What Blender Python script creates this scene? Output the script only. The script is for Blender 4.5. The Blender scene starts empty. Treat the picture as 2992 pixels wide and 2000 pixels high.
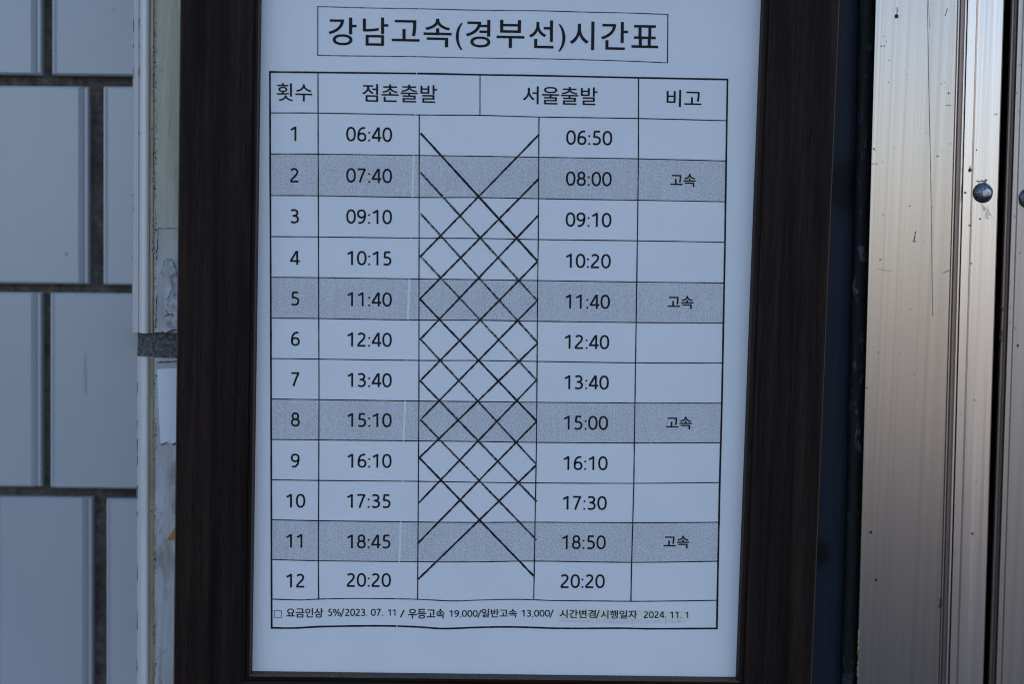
import bpy, math, random
from mathutils import Vector, Matrix

C = bpy.context.scene
COL = C.collection
R = math.radians
random.seed(7)

# ------------------------------------------------------------------ camera
LENS = 50.0
FPX = LENS / 36.0 * 2992.0                      # focal length in photo pixels
CAM = Vector((0.0, -0.596287, 0.0))
PITCH, ROLL, YAW = -0.0675822, -0.0260315, -0.0454315
M = Matrix.Rotation(YAW, 3, 'Z') @ Matrix.Rotation(PITCH, 3, 'X') @ Matrix.Rotation(ROLL, 3, 'Y')
cam_d = bpy.data.cameras.new('camera')
cam = bpy.data.objects.new('camera', cam_d)
COL.objects.link(cam)
rt, fw, up = M.col[0], M.col[1], M.col[2]
mw = Matrix(((rt.x, up.x, -fw.x), (rt.y, up.y, -fw.y), (rt.z, up.z, -fw.z))).to_4x4()
mw.translation = CAM
cam.matrix_world = mw
cam_d.lens = LENS
cam_d.sensor_width = 36.0
cam_d.sensor_fit = 'HORIZONTAL'
cam_d.clip_start = 0.02
cam_d.clip_end = 2000.0
cam_d.dof.use_dof = True
cam_d.dof.focus_distance = 0.6
cam_d.dof.aperture_fstop = 4.5
C.camera = cam

# ------------------------------------------------------------------ light
SUN_EL = 33.0
world = bpy.data.worlds.new('World')
C.world = world
world.use_nodes = True
wn = world.node_tree
sky = wn.nodes.new('ShaderNodeTexSky')
sky.sky_type = 'NISHITA'
sky.sun_disc = False
sky.sun_elevation = R(SUN_EL)
sky.sun_rotation = R(20.0)                       # the sun stands behind the wall
sky.air_density = 1.0
sky.dust_density = 1.2
sky.ozone_density = 3.0
bg = wn.nodes['Background']
tint = wn.nodes.new('ShaderNodeMix')              # white balance of the hazy sky
tint.data_type = 'RGBA'; tint.blend_type = 'MULTIPLY'
tint.inputs[0].default_value = 1.0
tint.inputs[7].default_value = (1.055, .95, .95, 1)
wn.links.new(sky.outputs[0], tint.inputs[6])
wn.links.new(tint.outputs[2], bg.inputs[0])
bg.inputs[1].default_value = 0.12
sun_d = bpy.data.lights.new('sun', 'SUN')
sun_d.energy = 4.6
sun_d.angle = R(0.5)
sun_d.color = (1.0, 0.95, 0.89)
sun = bpy.data.objects.new('sun', sun_d)
COL.objects.link(sun)
sdir = Vector((math.sin(R(20)) * math.cos(R(SUN_EL)), math.cos(R(20)) * math.cos(R(SUN_EL)), math.sin(R(SUN_EL))))
sun.rotation_euler = sdir.to_track_quat('Z', 'Y').to_euler()
sun.location = sdir * 30
C.cycles.filter_width = 1.1
vs = C.view_settings
vs.view_transform = 'Standard'
vs.look = 'None'
vs.exposure = 1.37
vs.gamma = 1.0
vs.use_curve_mapping = False

# ------------------------------------------------------------------ helpers
def at(u, v, y=0.0):
    """photo pixel -> the point of the plane at depth y"""
    d = M @ Vector(((u - 1496.0) / FPX, 1.0, -(v - 1000.0) / FPX))
    return CAM + d * ((y - CAM.y) / d.y)

def vline(u0, u1, y, z):
    """point at height z on an upright line seen at u0 (photo top) and u1 (photo bottom), depth y"""
    a, b = at(u0, 0, y), at(u1, 2000, y)
    t = (z - a.z) / (b.z - a.z)
    return Vector((a.x + (b.x - a.x) * t, y, z))

class MB:
    def __init__(s):
        s.v, s.f, s.mi = [], [], []
    def add(s, vs, fs, mi=0):
        n = len(s.v)
        s.v += [tuple(p) for p in vs]
        s.f += [tuple(i + n for i in f) for f in fs]
        s.mi += [mi] * len(fs)
    def box(s, lo, hi, mi=0):
        x0, y0, z0 = lo; x1, y1, z1 = hi
        s.add([(x0,y0,z0),(x1,y0,z0),(x1,y1,z0),(x0,y1,z0),(x0,y0,z1),(x1,y0,z1),(x1,y1,z1),(x0,y1,z1)],
              [(0,1,5,4),(1,2,6,5),(2,3,7,6),(3,0,4,7),(4,5,6,7),(3,2,1,0)], mi)
    def build(s, name, mats, parent=None, origin=(0,0,0), smooth=False, bevel=0):
        m = bpy.data.meshes.new(name)
        o_ = Vector(origin)
        m.from_pydata([tuple(Vector(p) - o_) for p in s.v], [], s.f)
        for mt in (mats if isinstance(mats, (list, tuple)) else [mats]):
            m.materials.append(mt)
        for p, i in zip(m.polygons, s.mi):
            p.material_index = i
            p.use_smooth = smooth
        m.update()
        o = bpy.data.objects.new(name, m)
        COL.objects.link(o)
        if parent:
            o.parent = parent
            o.location = o_ - Vector(parent['_o'])
        else:
            o.location = o_
        if bevel:
            b = o.modifiers.new('bevel', 'BEVEL'); b.width = bevel; b.segments = 2; b.limit_method = 'ANGLE'; b.angle_limit = R(40)
        o['_o'] = tuple(o_)
        return o

def tag(o, label=None, cat=None, group=None, kind=None):
    if label: o['label'] = label
    if cat: o['category'] = cat
    if group: o['group'] = group
    if kind: o['kind'] = kind
    return o

def thing(name, label, cat, loc=(0, 0, 0)):
    o = bpy.data.objects.new(name, None)
    o.empty_display_size = 0.02
    COL.objects.link(o)
    o.location = loc
    o['_o'] = tuple(loc)
    return tag(o, label, cat)

# ---- material toolkit
def mat(name, col=(.5, .5, .5), rough=.5, metal=0.0, spec=.5):
    m = bpy.data.materials.new(name)
    m.use_nodes = True
    b = m.node_tree.nodes['Principled BSDF']
    b.inputs['Base Color'].default_value = (*col, 1)
    b.inputs['Roughness'].default_value = rough
    b.inputs['Metallic'].default_value = metal
    b.inputs['Specular IOR Level'].default_value = spec
    return m

class NT:
    def __init__(s, m):
        s.t = m.node_tree; s.n = s.t.nodes; s.b = s.n['Principled BSDF']
        s.pos = s.n.new('ShaderNodeNewGeometry').outputs['Position']
    def link(s, a, b): s.t.links.new(a, b)
    def scaled(s, sc, src=None):
        mp = s.n.new('ShaderNodeMapping')
        mp.inputs['Scale'].default_value = sc
        s.link(src or s.pos, mp.inputs[0])
        return mp.outputs[0]
    def noise(s, sc, detail=3, rough=.55, dist=0.0):
        n = s.n.new('ShaderNodeTexNoise')
        n.inputs['Scale'].default_value = 1.0
        n.inputs['Detail'].default_value = detail
        n.inputs['Roughness'].default_value = rough
        n.inputs['Distortion'].default_value = dist
        s.link(s.scaled(sc if isinstance(sc, tuple) else (sc, sc, sc)), n.inputs['Vector'])
        return n.outputs['Fac']
    def voro(s, sc):
        n = s.n.new('ShaderNodeTexVoronoi')
        n.inputs['Scale'].default_value = 1.0
        s.link(s.scaled(sc if isinstance(sc, tuple) else (sc, sc, sc)), n.inputs['Vector'])
        return n.outputs['Distance']
    def ramp(s, src, stops, interp='LINEAR'):
        r = s.n.new('ShaderNodeValToRGB')
        r.color_ramp.interpolation = interp
        e = r.color_ramp.elements
        while len(e) < len(stops): e.new(.5)
        for i, (p, c) in enumerate(stops):
            e[i].position = p
            e[i].color = (*c, 1) if isinstance(c, tuple) else (c, c, c, 1)
        s.link(src, r.inputs[0])
        return r.outputs[0]
    def mix(s, fac, a, b, mode='MIX'):
        m = s.n.new('ShaderNodeMix')
        m.data_type = 'RGBA'; m.blend_type = mode
        for i, x in ((0, fac), (6, a), (7, b)):
            if isinstance(x, (int, float)): m.inputs[i].default_value = x
            elif isinstance(x, tuple): m.inputs[i].default_value = (*x, 1)
            else: s.link(x, m.inputs[i])
        return m.outputs[2]
    def math(s, op, a, b=None):
        m = s.n.new('ShaderNodeMath'); m.operation = op
        for i, x in ((0, a), (1, b)):
            if x is None: continue
            if isinstance(x, (int, float)): m.inputs[i].default_value = x
            else: s.link(x, m.inputs[i])
        return m.outputs[0]
    def color(s, x): s.link(x, s.b.inputs['Base Color'])
    def rough(s, x): s.link(x, s.b.inputs['Roughness'])
    def bump(s, h, strength, dist):
        b = s.n.new('ShaderNodeBump')
        b.inputs['Strength'].default_value = strength
        b.inputs['Distance'].default_value = dist
        s.link(h, b.inputs['Height'])
        s.link(b.outputs[0], s.b.inputs['Normal'])
    def sep(s):
        x = s.n.new('ShaderNodeSeparateXYZ'); s.link(s.pos, x.inputs[0]); return x.outputs

# ------------------------------------------------------------------ materials
PAPER = (.80, .795, .79)
def m_paper():
    m = mat('paper', PAPER, .62, 0, .35); n = NT(m)
    f = n.noise((900, 900, 900), 4, .6)
    big = n.noise((22, 22, 22), 3, .5)
    fib = n.noise((420, 420, 1500), 2, .5, 2.5)
    c = n.mix(n.ramp(big, [(.3, .0), (.7, 1.0)]), (.77, .775, .77), (.82, .82, .81))
    c = n.mix(n.ramp(fib, [(.70, .0), (.80, .35)]), c, (.55, .52, .48))
    n.color(n.mix(n.ramp(f, [(.3, .25), (.6, 0.0)]), c, (.70, .70, .70)))
    n.bump(n.math('ADD', n.math('MULTIPLY', f, .12), n.noise((30, 30, 18), 2, .5)), .25, .0012)
    return m
def m_ink(speckle=0.0):
    m = mat('toner' if not speckle else 'worn_toner', (.012, .011, .014), .6, 0, .2); n = NT(m)
    if speckle:
        f = n.noise((1500, 1500, 1500), 2, .6)
        n.color(n.mix(n.ramp(f, [(.33 + speckle * .12, 1.0), (.38 + speckle * .12, 0.0)]), (.02, .02, .022), (.30, .30, .31)))
    else:
        f = n.noise((2600, 2600, 2600), 2, .6)
        n.color(n.mix(n.ramp(f, [(.64, .0), (.78, .5)]), (.010, .0095, .012), (.12, .12, .12)))
    return m
def m_shade():
    m = mat('halftone_toner', (.5, .5, .5), .6, 0, .3); n = NT(m)
    f = n.noise((1900, 1900, 2100), 2, .6)
    patch = n.noise((70, 70, 55), 3, .6)
    streak = n.noise((600, 600, 25), 2, .5)
    a = n.math('ADD', f, n.math('MULTIPLY', n.math('SUBTRACT', patch, .5), .12))
    a = n.math('ADD', a, n.math('MULTIPLY', n.math('SUBTRACT', streak, .5), .10))
    n.color(n.ramp(a, [(.28, (.38, .38, .38)), (.47, (.56, .555, .555)), (.64, (.73, .725, .72))]))
    return m
def m_wood():
    m = mat('dark_walnut', (.03, .02, .017), .5, 0, .10); n = NT(m)
    g = n.noise((160, 160, 5), 5, .6, .6)
    fine = n.noise((900, 900, 24), 3, .6)
    pores = n.noise((2100, 2100, 120), 2, .45)
    c = n.mix(n.ramp(g, [(.35, .0), (.68, 1.0)]), (.0065, .0035, .0029), (.032, .0175, .0125))
    c = n.mix(n.ramp(fine, [(.3, .55), (.6, 0.0)]), c, (.0045, .0026, .0023))
    n.color(n.mix(n.ramp(pores, [(.32, .8), (.41, 0.0)]), c, (.003, .002, .002)))
    n.rough(n.ramp(fine, [(.2, .58), (.8, .44)]))
    n.bump(n.math('ADD', n.ramp(pores, [(.34, .0), (.42, 1.0)]), n.math('MULTIPLY', fine, .6)), .25, .00025)
    return m
def m_wood_h():
    m = mat('dark_walnut_crosswise', (.03, .02, .017), .5, 0, .10); n = NT(m)
    g = n.noise((5, 160, 160), 5, .6, .6)
    fine = n.noise((24, 900, 900), 3, .6)
    c = n.mix(n.ramp(g, [(.35, .0), (.68, 1.0)]), (.006, .0035, .003), (.021, .0125, .0095))
    n.color(n.mix(n.ramp(fine, [(.3, .55), (.6, 0.0)]), c, (.004, .003, .003)))
    return m
def m_dust():
    m = mat('dusty_ledge', (.10, .09, .078), .85, 0, .2); n = NT(m)
    f = n.noise((700, 700, 700), 4, .65)
    n.color(n.ramp(f, [(.3, (.06, .04, .027)), (.6, (.115, .085, .06)), (.75, (.2, .165, .13))]))
    return m
def m_tile():
    m = mat('white_glaze', (.5, .52, .53), .25, 0, .5); n = NT(m)
    big = n.noise((9, 9, 7), 3, .5)
    f = n.noise((60, 60, 25), 3, .6)
    c = n.mix(big, (.385, .405, .415), (.46, .475, .48))
    isl = n.n.new('ShaderNodeNewGeometry').outputs['Random Per Island']
    c = n.mix(1.0, c, n.ramp(isl, [(0.0, (.93, .93, .94)), (1.0, (1.04, 1.03, 1.02))]), 'MULTIPLY')
    dirt = n.noise((420, 420, 260), 4, .7)
    c = n.mix(n.ramp(dirt, [(.66, 0.0), (.78, .35)]), c, (.30, .285, .26))
    n.color(n.mix(n.ramp(f, [(.62, .0), (.85, .35)]), c, (.46, .45, .43)))
    n.bump(n.noise((30, 30, 20), 2, .5), .12, .002)
    return m
def m_mortar():
    m = mat('mortar', (.07, .062, .055), .9, 0, .25); n = NT(m)
    f = n.noise((260, 260, 260), 5, .75)
    g = n.noise((45, 45, 45), 3, .6)
    c = n.ramp(f, [(.3, (.05, .043, .036)), (.55, (.13, .11, .09)), (.75, (.23, .20, .165))])
    n.color(n.mix(n.ramp(g, [(.5, 0.0), (.66, .6)]), c, (.035, .031, .029)))
    n.bump(f, .9, .002)
    return m
def m_grit():
    m = mat('coarse_mortar', (.15, .14, .13), .9, 0, .25); n = NT(m)
    f = n.voro((620, 620, 620))
    g = n.noise((700, 700, 700), 4, .8)
    c = n.ramp(g, [(.30, (.03, .027, .026)), (.47, (.14, .13, .125)), (.60, (.30, .285, .27)), (.74, (.55, .52, .47))])
    n.color(n.mix(n.ramp(f, [(.1, .6), (.4, 0.0)]), c, (.16, .14, .12)))
    n.bump(g, 1.0, .002)
    return m
def m_edge_tile():
    m = mat('cream_white_glaze', (.62, .62, .6), .22, 0, .5); n = NT(m)
    f = n.noise((240, 240, 30), 4, .6)
    n.color(n.mix(n.ramp(f, [(.5, 0.0), (.8, .5)]), (.69, .665, .62), (.55, .49, .39)))
    return m
def m_bisque():
    m = mat('yellowed_tile_edge', (.5, .46, .33), .6, 0, .3); n = NT(m)
    f = n.noise((300, 300, 40), 4, .65)
    n.color(n.ramp(f, [(.3, (.36, .30, .18)), (.6, (.54, .49, .34)), (.8, (.60, .58, .49))]))
    return m
def m_plaster():
    m = mat('old_plaster', (.45, .46, .45), .8, 0, .25); n = NT(m)
    z = n.sep()['Z']
    w = n.noise((140, 140, 14), 5, .65, .5)
    blot = n.noise((110, 110, 38), 5, .72, .6)
    zz = n.math('ADD', z, n.math('MULTIPLY', n.math('SUBTRACT', w, .5), .05))
    upper = n.ramp(n.math('MULTIPLY_ADD', zz, 6.0), [(.0, 0.0), (.12, 1.0)])
    m1 = n.n.new('ShaderNodeMapRange'); m1.inputs[1].default_value = -.012; m1.inputs[2].default_value = .012
    n.link(zz, m1.inputs[0])
    top = n.ramp(w, [(.3, (.43, .40, .28)), (.55, (.52, .495, .37)), (.72, (.66, .65, .59))])
    low = n.ramp(w, [(.3, (.40, .39, .37)), (.5, (.53, .525, .515)), (.7, (.65, .65, .65))])
    c = n.mix(m1.outputs[0], low, top)
    m2 = n.n.new('ShaderNodeMapRange'); m2.inputs[1].default_value = -.075; m2.inputs[2].default_value = -.10
    n.link(z, m2.inputs[0])
    m3 = n.n.new('ShaderNodeMapRange'); m3.inputs[1].default_value = -.150; m3.inputs[2].default_value = -.138
    n.link(z, m3.inputs[0])
    bl_ = n.math('ADD', blot, n.math('MULTIPLY', n.math('MULTIPLY', m2.outputs[0], m3.outputs[0]), .13))
    stain = n.ramp(bl_, [(.57, 0.0), (.66, .55), (.8, .85)])
    grain = n.noise((1100, 1100, 700), 3, .7)
    n.color(n.mix(stain, c, n.ramp(grain, [(.35, (.20, .165, .12)), (.65, (.36, .325, .27))])))
    n.bump(n.noise((500, 500, 260), 4, .7), .5, .0008)
    return m
def m_alu(name, lo, hi, rough=.27):
    m = mat(name, hi, rough, 1.0); n = NT(m)
    br = n.noise((1700, 1700, 1.6), 4, .75)
    wide = n.noise((420, 420, 1.0), 2, .5)
    pit = n.noise((480, 480, 330), 2, .5)
    c = n.mix(n.ramp(br, [(.25, 0.0), (.75, 1.0)]), lo, hi)
    c = n.mix(n.ramp(wide, [(.40, .45), (.5, 0.0)]), c, tuple(x * .86 for x in lo))
    n.color(n.mix(n.ramp(pit, [(.74, 0.0), (.80, .6)]), c, (.25, .24, .23)))
    n.rough(n.ramp(br, [(.2, rough + .05), (.8, rough - .03)]))
    n.bump(br, .06, .0003)
    return m
def m_gasket():
    m = mat('black_rubber', (.012, .012, .012), .7, 0, .3); n = NT(m)
    f = n.noise((420, 420, 120), 4, .75)
    g = n.noise((40, 40, 14), 2, .5)
    k = n.math('MULTIPLY', n.ramp(f, [(.56, 0.0), (.66, 1.0)]), n.ramp(g, [(.40, 0.0), (.58, 1.0)]))
    n.color(n.mix(k, (.010, .010, .011), (.12, .13, .14)))
    n.bump(f, .5, .001)
    return m
def m_blue():
    m = mat('dark_navy', (.018, .03, .055), .45, 0, .12); n = NT(m)  # dark navy with upright streaks and two darker blots
    f = n.noise((300, 300, 4), 3, .6)
    g = n.noise((26, 26, 12), 3, .6)
    c = n.mix(f, (.013, .017, .027), (.028, .036, .052))
    c = n.mix(n.ramp(g, [(.60, 0.0), (.75, .5)]), c, (.010, .013, .018))
    for (u, v, r_) in ((2466, 545, .0105), (2398, 1622, .0055)):
        d = n.n.new('ShaderNodeVectorMath'); d.operation = 'DISTANCE'
        n.link(n.scaled((1, 1, .62)), d.inputs[0])
        p = at(u, v, .024); d.inputs[1].default_value = (p.x, p.y, p.z * .62)
        dd = n.math('ADD', n.math('DIVIDE', d.outputs['Value'], r_), n.math('MULTIPLY', n.math('SUBTRACT', n.noise((300, 300, 300), 3, .6), .5), .5))
        c = n.mix(n.ramp(dd, [(.45, .9), (1.0, 0.0)]), c, (.006, .006, .009))
    n.color(c)
    return m
def m_rivet():
    m = mat('galvanised_rivet', (.2, .21, .23), .35, .85); n = NT(m)
    f = n.noise((800, 800, 1200), 4, .7)
    n.color(n.ramp(f, [(.35, (.05, .055, .065)), (.55, (.15, .165, .185)), (.72, (.34, .36, .38))]))
    n.rough(n.ramp(f, [(.3, .5), (.7, .28)]))
    n.bump(f, .35, .0005)
    return m
def m_ground():
    m = mat('pavement', (.22, .19, .165), .85, 0, .3); n = NT(m)
    f = n.noise((3, 3, 3), 5, .6)
    n.color(n.mix(f, (.128, .122, .115), (.178, .170, .160)))
    return m
paper, ink, shade = m_paper(), m_ink(), m_shade()
worn = m_ink(.8); halfworn = m_ink(.35)
worn_lit_edge = mat('brown_worn_and_lit_edge', (.085, .05, .032), .5, 0, .25)
wood, wood_h, dust = m_wood(), m_wood_h(), m_dust()
tile_m, mortar_m, grit = m_tile(), m_mortar(), m_grit()
rim_m = mat('matt_glaze_rim', (.52, .51, .49), .5)
edge_m, bisque, plaster = m_edge_tile(), m_bisque(), m_plaster()
alu = m_alu('brushed_aluminium', (.48, .405, .352), (.565, .482, .42), .23)
alu2 = m_alu('bright_reflection_aluminium', (.70, .60, .53), (.80, .69, .62), .24)  # lighter copy of the metal, brighter reflection of flange and fin put into colour
alu_dark = mat('shaded_groove_aluminium', (.40, .335, .315), .34, .95)  # darker metal for the grooves, their shade put into the colour
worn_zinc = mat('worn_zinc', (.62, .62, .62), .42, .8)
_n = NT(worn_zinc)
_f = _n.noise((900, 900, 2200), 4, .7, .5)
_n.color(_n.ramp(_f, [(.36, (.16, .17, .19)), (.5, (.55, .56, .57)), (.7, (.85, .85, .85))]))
gasket_m, blue_m, rivet_m = m_gasket(), m_blue(), m_rivet()
black_m = mat('black_gap', (.004, .004, .004), .9, 0, .1)
grime = mat('black_grime', (.012, .010, .011), .6)
scratch_m = mat('dark_scratch', (.30, .27, .25), .45, .8)
rust = mat('yellow_stain', (.42, .33, .13), .8)
flake_m = mat('white_paint_flake', (.62, .64, .66), .6)
_n = NT(flake_m)
_f = _n.noise((230, 230, 150), 5, .7, .8)
_n.color(_n.ramp(_f, [(.32, (.36, .35, .33)), (.45, (.60, .60, .60)), (.7, (.70, .71, .72))]))
_n.bump(_f, 1.0, .004)
tape_m = mat('white_tape', (.74, .77, .80), .45, 0, .4)
sticker_m = mat('mustard_sticker', (.36, .24, .028), .4)
crack_m = mat('crack', (.03, .028, .027), .9)

# ------------------------------------------------------------------ ground and wall
GZ = -1.5
g = MB(); g.box((-300, -500, GZ - .2), (300, 200, GZ))
tag(g.build('ground', m_ground()), kind='structure')

TY = .06                                          # face of the tiles beside the pillar
wall = thing('tiled_wall', 'wall of white glazed upright tiles in wide dark mortar joints, left of the pillar', 'wall', (-.35, TY, GZ))
wb = MB(); wb.box((-7, TY + .006, GZ), (7, .5, 7.0))  # also the unseen building's mass, made tall to shade the ground in front
wb.build('mortar_bed_and_building', mortar_m, wall)
tf = MB()
PITCH_U = 322.0
# joints seen in the photo: (bottom of the joint above, top of the joint below) at u=150
rows = [(v0, v1) for v0, v1 in ((-2209, -1629), (-1601, -1021), (-993, -417), (-385, 220), (249, 829), (855, 1427), (1456, 2040), (2068, 2650), (2678, 3258), (3286, 3866))]
def tile_piece(u0, u1, v0, v1, slope):
    a = [at(u0, v0 + slope * (u0 - 150), TY), at(u1, v0 + slope * (u1 - 150), TY),
         at(u1, v1 + slope * (u1 - 150), TY), at(u0, v1 + slope * (u0 - 150), TY)]
    dz = .0
    px = 1 / 6350.0
    prof = [(0, .008), (0, .0016), (2.5 * px, .0004), (7 * px, 0), (13 * px, .0006), (17 * px, 0), (None, 0),
            (-28 * px, 0), (-11.5 * px, .0026), (-10 * px, .0007), (-3 * px, .0009), (0.0, .0018), (0.0, .008)]
    left, right = prof[:6], prof[7:]
    tl, tr, br_, bl = a
    def col(s, d, fromright):
        base_t, base_b = (tr, br_) if fromright else (tl, bl)
        return (Vector((base_t.x + s, TY + d, base_t.z)), Vector((base_b.x + s, TY + d, base_b.z)))
    cols = [col(s, d, False) for s, d in left] + [col(s, d, True) for s, d in right]
    # rounded top and bottom arrises: an inset ring
    vsx, fs = [], []
    e = .0009
    for t, b in cols:
        vsx += [Vector((t.x, t.y + .007, t.z)), Vector((t.x, t.y + .0012, t.z)), Vector((t.x, t.y, t.z - e)),
                Vector((b.x, b.y, b.z + e)), Vector((b.x, b.y + .0012, b.z)), Vector((b.x, b.y + .007, b.z))]
    k = 6
    for i in range(len(cols) - 1):
        for j in range(k - 1):
            fs.append((i * k + j, i * k + j + 1, (i + 1) * k + j + 1, (i + 1) * k + j))
    tf.add(vsx, fs)
random.seed(3)
for r, (v0, v1) in enumerate(rows):
    odd = r % 2
    # joint (right edge of the left tile, left edge of the right tile)
    ja, jb = ((257, 300) if not odd else (119, 150))
    if r == 5: ja, jb = 119, 145
    if r == 6: ja, jb = 268, 309
    slope = (.013, .013, .013, .0135, .0125, .0115, .0105, .01, .01, .01)[r]
    for k in range(-9, 2):
        off = k * PITCH_U
        u0 = (jb if k >= 0 else jb) + off
        u1 = ja + off + PITCH_U
        if u0 > 470: continue
        j = lambda: random.uniform(-2, 2)
        tile_piece(u0 + (j() if k else 0), u1 + (j() if k not in (-1,) else 0), v0 + j(), v1 + j(), slope)
# more courses above and below the photographed ones
tf.build('tile_facing', tile_m, wall)
mk = MB()
for (u, v, a, b) in ((192, 742, 5, 6), (330, 26, 4, 3), (8, 1578, 3, 5)):
    p = [at(u + a * math.cos(t * .7), v + b * math.sin(t * .7), TY - .0003) for t in range(9)]
    mk.add(p, [tuple(range(9))])
mk.add([at(246, 1035, TY - .0003), at(249, 1035, TY - .0003), at(252, 1150, TY - .0003), at(245, 1150, TY - .0003)], [(0, 1, 2, 3)])
mk.build('dirt_mark', mat('faint_grime', (.36, .355, .34), .5), wall)

# ------------------------------------------------------------------ pillar behind the frame
PY = .0125
ZL, ZH = GZ, .75
pil = thing('pillar', 'tile-edged pillar with worn plaster and a mortar joint, behind the left side of the frame', 'pillar', (-.1, PY, GZ))
def sweep(mb, prof, zl, zh, mis=None, nz=1, jitter=0):
    """prof: list of (u at photo top, u at photo bottom, depth) -> upright strip"""
    vsx = []
    for i in range(nz + 1):
        z = zl + (zh - zl) * i / nz
        for (a, b, d) in prof:
            p = vline(a, b, d, z)
            if jitter: p.x += random.uniform(-jitter, jitter)
            vsx.append(p)
    n = len(prof)
    for i in range(nz):
        for k in range(n - 1):
            mb.add([vsx[i*n+k], vsx[i*n+k+1], vsx[(i+1)*n+k+1], vsx[(i+1)*n+k]], [(0, 1, 2, 3)], (mis[k] if mis else 0))
core = MB()
sweep(core, [(404, 402, .07), (404, 402, PY + .0018), (2440, 2360, PY + .0018), (2440, 2360, .07)], ZL, ZH)
core.build('mortar_joint', grit, pil)
zj0, zj1 = at(440, 1043, PY).z, at(440, 974, PY).z      # the open joint
def arc(u0, u1, v0, v1, d0, dmin, n=7):
    """rounded nose between two lines"""
    out = []
    for i in range(n + 1):
        t = i / n
        out.append((u0 + (u1 - u0) * t, v0 + (v1 - v0) * t, d0 - (d0 - dmin) * math.sin(math.pi * t) ** .6))
    return out
up_ = [(389, 383.5, .068), (389, 383.5, PY + .001), (391, 385.5, PY + .0002), (404.5, 402, PY), (406.5, 404, PY + .0006)] + arc(408, 440, 405, 436, PY + .0004, PY - .0022) \
      + [(447, 443, PY + .0003), (451, 447, PY + .0014)]
lo_ = [(401, 399.5, .068), (401, 399.5, PY + .001), (402.5, 401, PY), (412, 411, PY - .0004)] + arc(413, 438, 412, 437, PY - .0004, PY - .0022) \
      + [(446, 446, PY + .0003), (452, 452, PY + .0014)]
for prof, z0, z1 in ((up_, zj1, ZH), (lo_, ZL, zj0)):
    e = MB()
    mis = [0] * (len(prof) - 1); mis[0] = mis[1] = mis[2] = 2; mis[3] = 2 if prof is up_ else 0; mis[-1] = 1; mis[-2] = 1; mis[-3] = 1
    sweep(e, prof, z0, z1, mis)
    n = len(prof)
    zc = z0 if prof is up_ else z1
    cap = [vline(a, b, d, zc) for a, b, d in prof]
    e.add(cap + [vline(prof[-1][0], prof[-1][1], .068, zc)], [tuple(range(n + 1))], 1)
    e.build('edge_tile', [edge_m, bisque, rim_m], pil)
# plaster field between the tile edge and the frame: a ragged left rim
for z0, z1 in ((zj1 + .0004, ZH), (ZL, zj0 - .0004)):
    ps = MB(); nz = 240
    zs = [z0 + (z1 - z0) * i / nz for i in range(nz + 1)]
    vsx = []
    for i, z in enumerate(zs):
        w = .0006 * math.sin(z * 900) + random.uniform(-.0006, .0006)
        a = vline(451, 450, PY + .0012, z); b = vline(457, 456, PY, z); c_ = vline(2438, 2358, PY, z)
        vsx += [a, Vector((b.x + w, b.y + random.uniform(-.0002, .0003), b.z)), Vector((b.x + .0010 + w * .6, PY, b.z)), c_]
    fs = []
    for i in range(nz):
        for k in range(3):
            fs.append((i*4+k, i*4+k+1, (i+1)*4+k+1, (i+1)*4+k))
    ps.add(vsx, fs)
    n = len(vsx)
    ps.build('plaster', plaster, pil)
# crumbs along the seam
cr = MB()
random.seed(11)
for i in range(420):
    v = random.uniform(0, 1990)
    if 955 < v < 1060: continue
    u = 452 - 2 * v / 2000 + random.gauss(0, 2.6)
    p = at(u, v, PY - .0002); s = random.uniform(.00015, .00042)
    a = random.random() * 3
    pts = [Vector((p.x + s * math.cos(a + k * 1.57) * random.uniform(.6, 1.2), PY - .0001, p.z + s * 1.5 * math.sin(a + k * 1.57))) for k in range(4)]
    cr.add(pts + [Vector((p.x, PY - s * 1.2, p.z))], [(0, 1, 4), (1, 2, 4), (2, 3, 4), (3, 0, 4)], random.choice((0, 0, 1, 1, 2)))
cr.build('crumbling_seam', [bisque, flake_m, mortar_m], pil)

def poly_plate(mb, pts, y, th, mi=0):
    """a thin plate: outline in photo pixels, face at depth y, thickness th"""
    f = [at(u, v, y) for u, v in pts]
    b = [Vector((p.x, y + th, p.z)) for p in f]
    n = len(f)
    mb.add(f + b, [tuple(range(n))[::-1]] + [(i, (i + 1) % n, n + (i + 1) % n, n + i) for i in range(n)], mi)

def rough_outline(pts, step=6, amp=1.6):
    out = []
    n = len(pts)
    for i in range(n):
        (a, b), (c, d) = pts[i], pts[(i + 1) % n]
        L = math.hypot(c - a, d - b); k = max(1, int(L / step))
        for j in range(k):
            t = j / k
            out.append((a + (c - a) * t + random.uniform(-amp, amp), b + (d - b) * t + random.uniform(-amp, amp)))
    return out
fl = MB()
random.seed(5)
poly_plate(fl, rough_outline([(478, 775), (487, 758), (497, 757), (505, 768), (512, 785), (515, 800), (540, 800), (540, 905), (510, 910), (490, 895), (486, 870), (490, 840), (482, 815), (471, 800)]), PY - .0011, .0010)
poly_plate(fl, rough_outline([(488, 925), (500, 918), (505, 930), (540, 915), (540, 965), (505, 962), (480, 972), (470, 965), (482, 955)]), PY - .0010, .0009)
fl.build('paint_flake', flake_m, pil)

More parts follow.
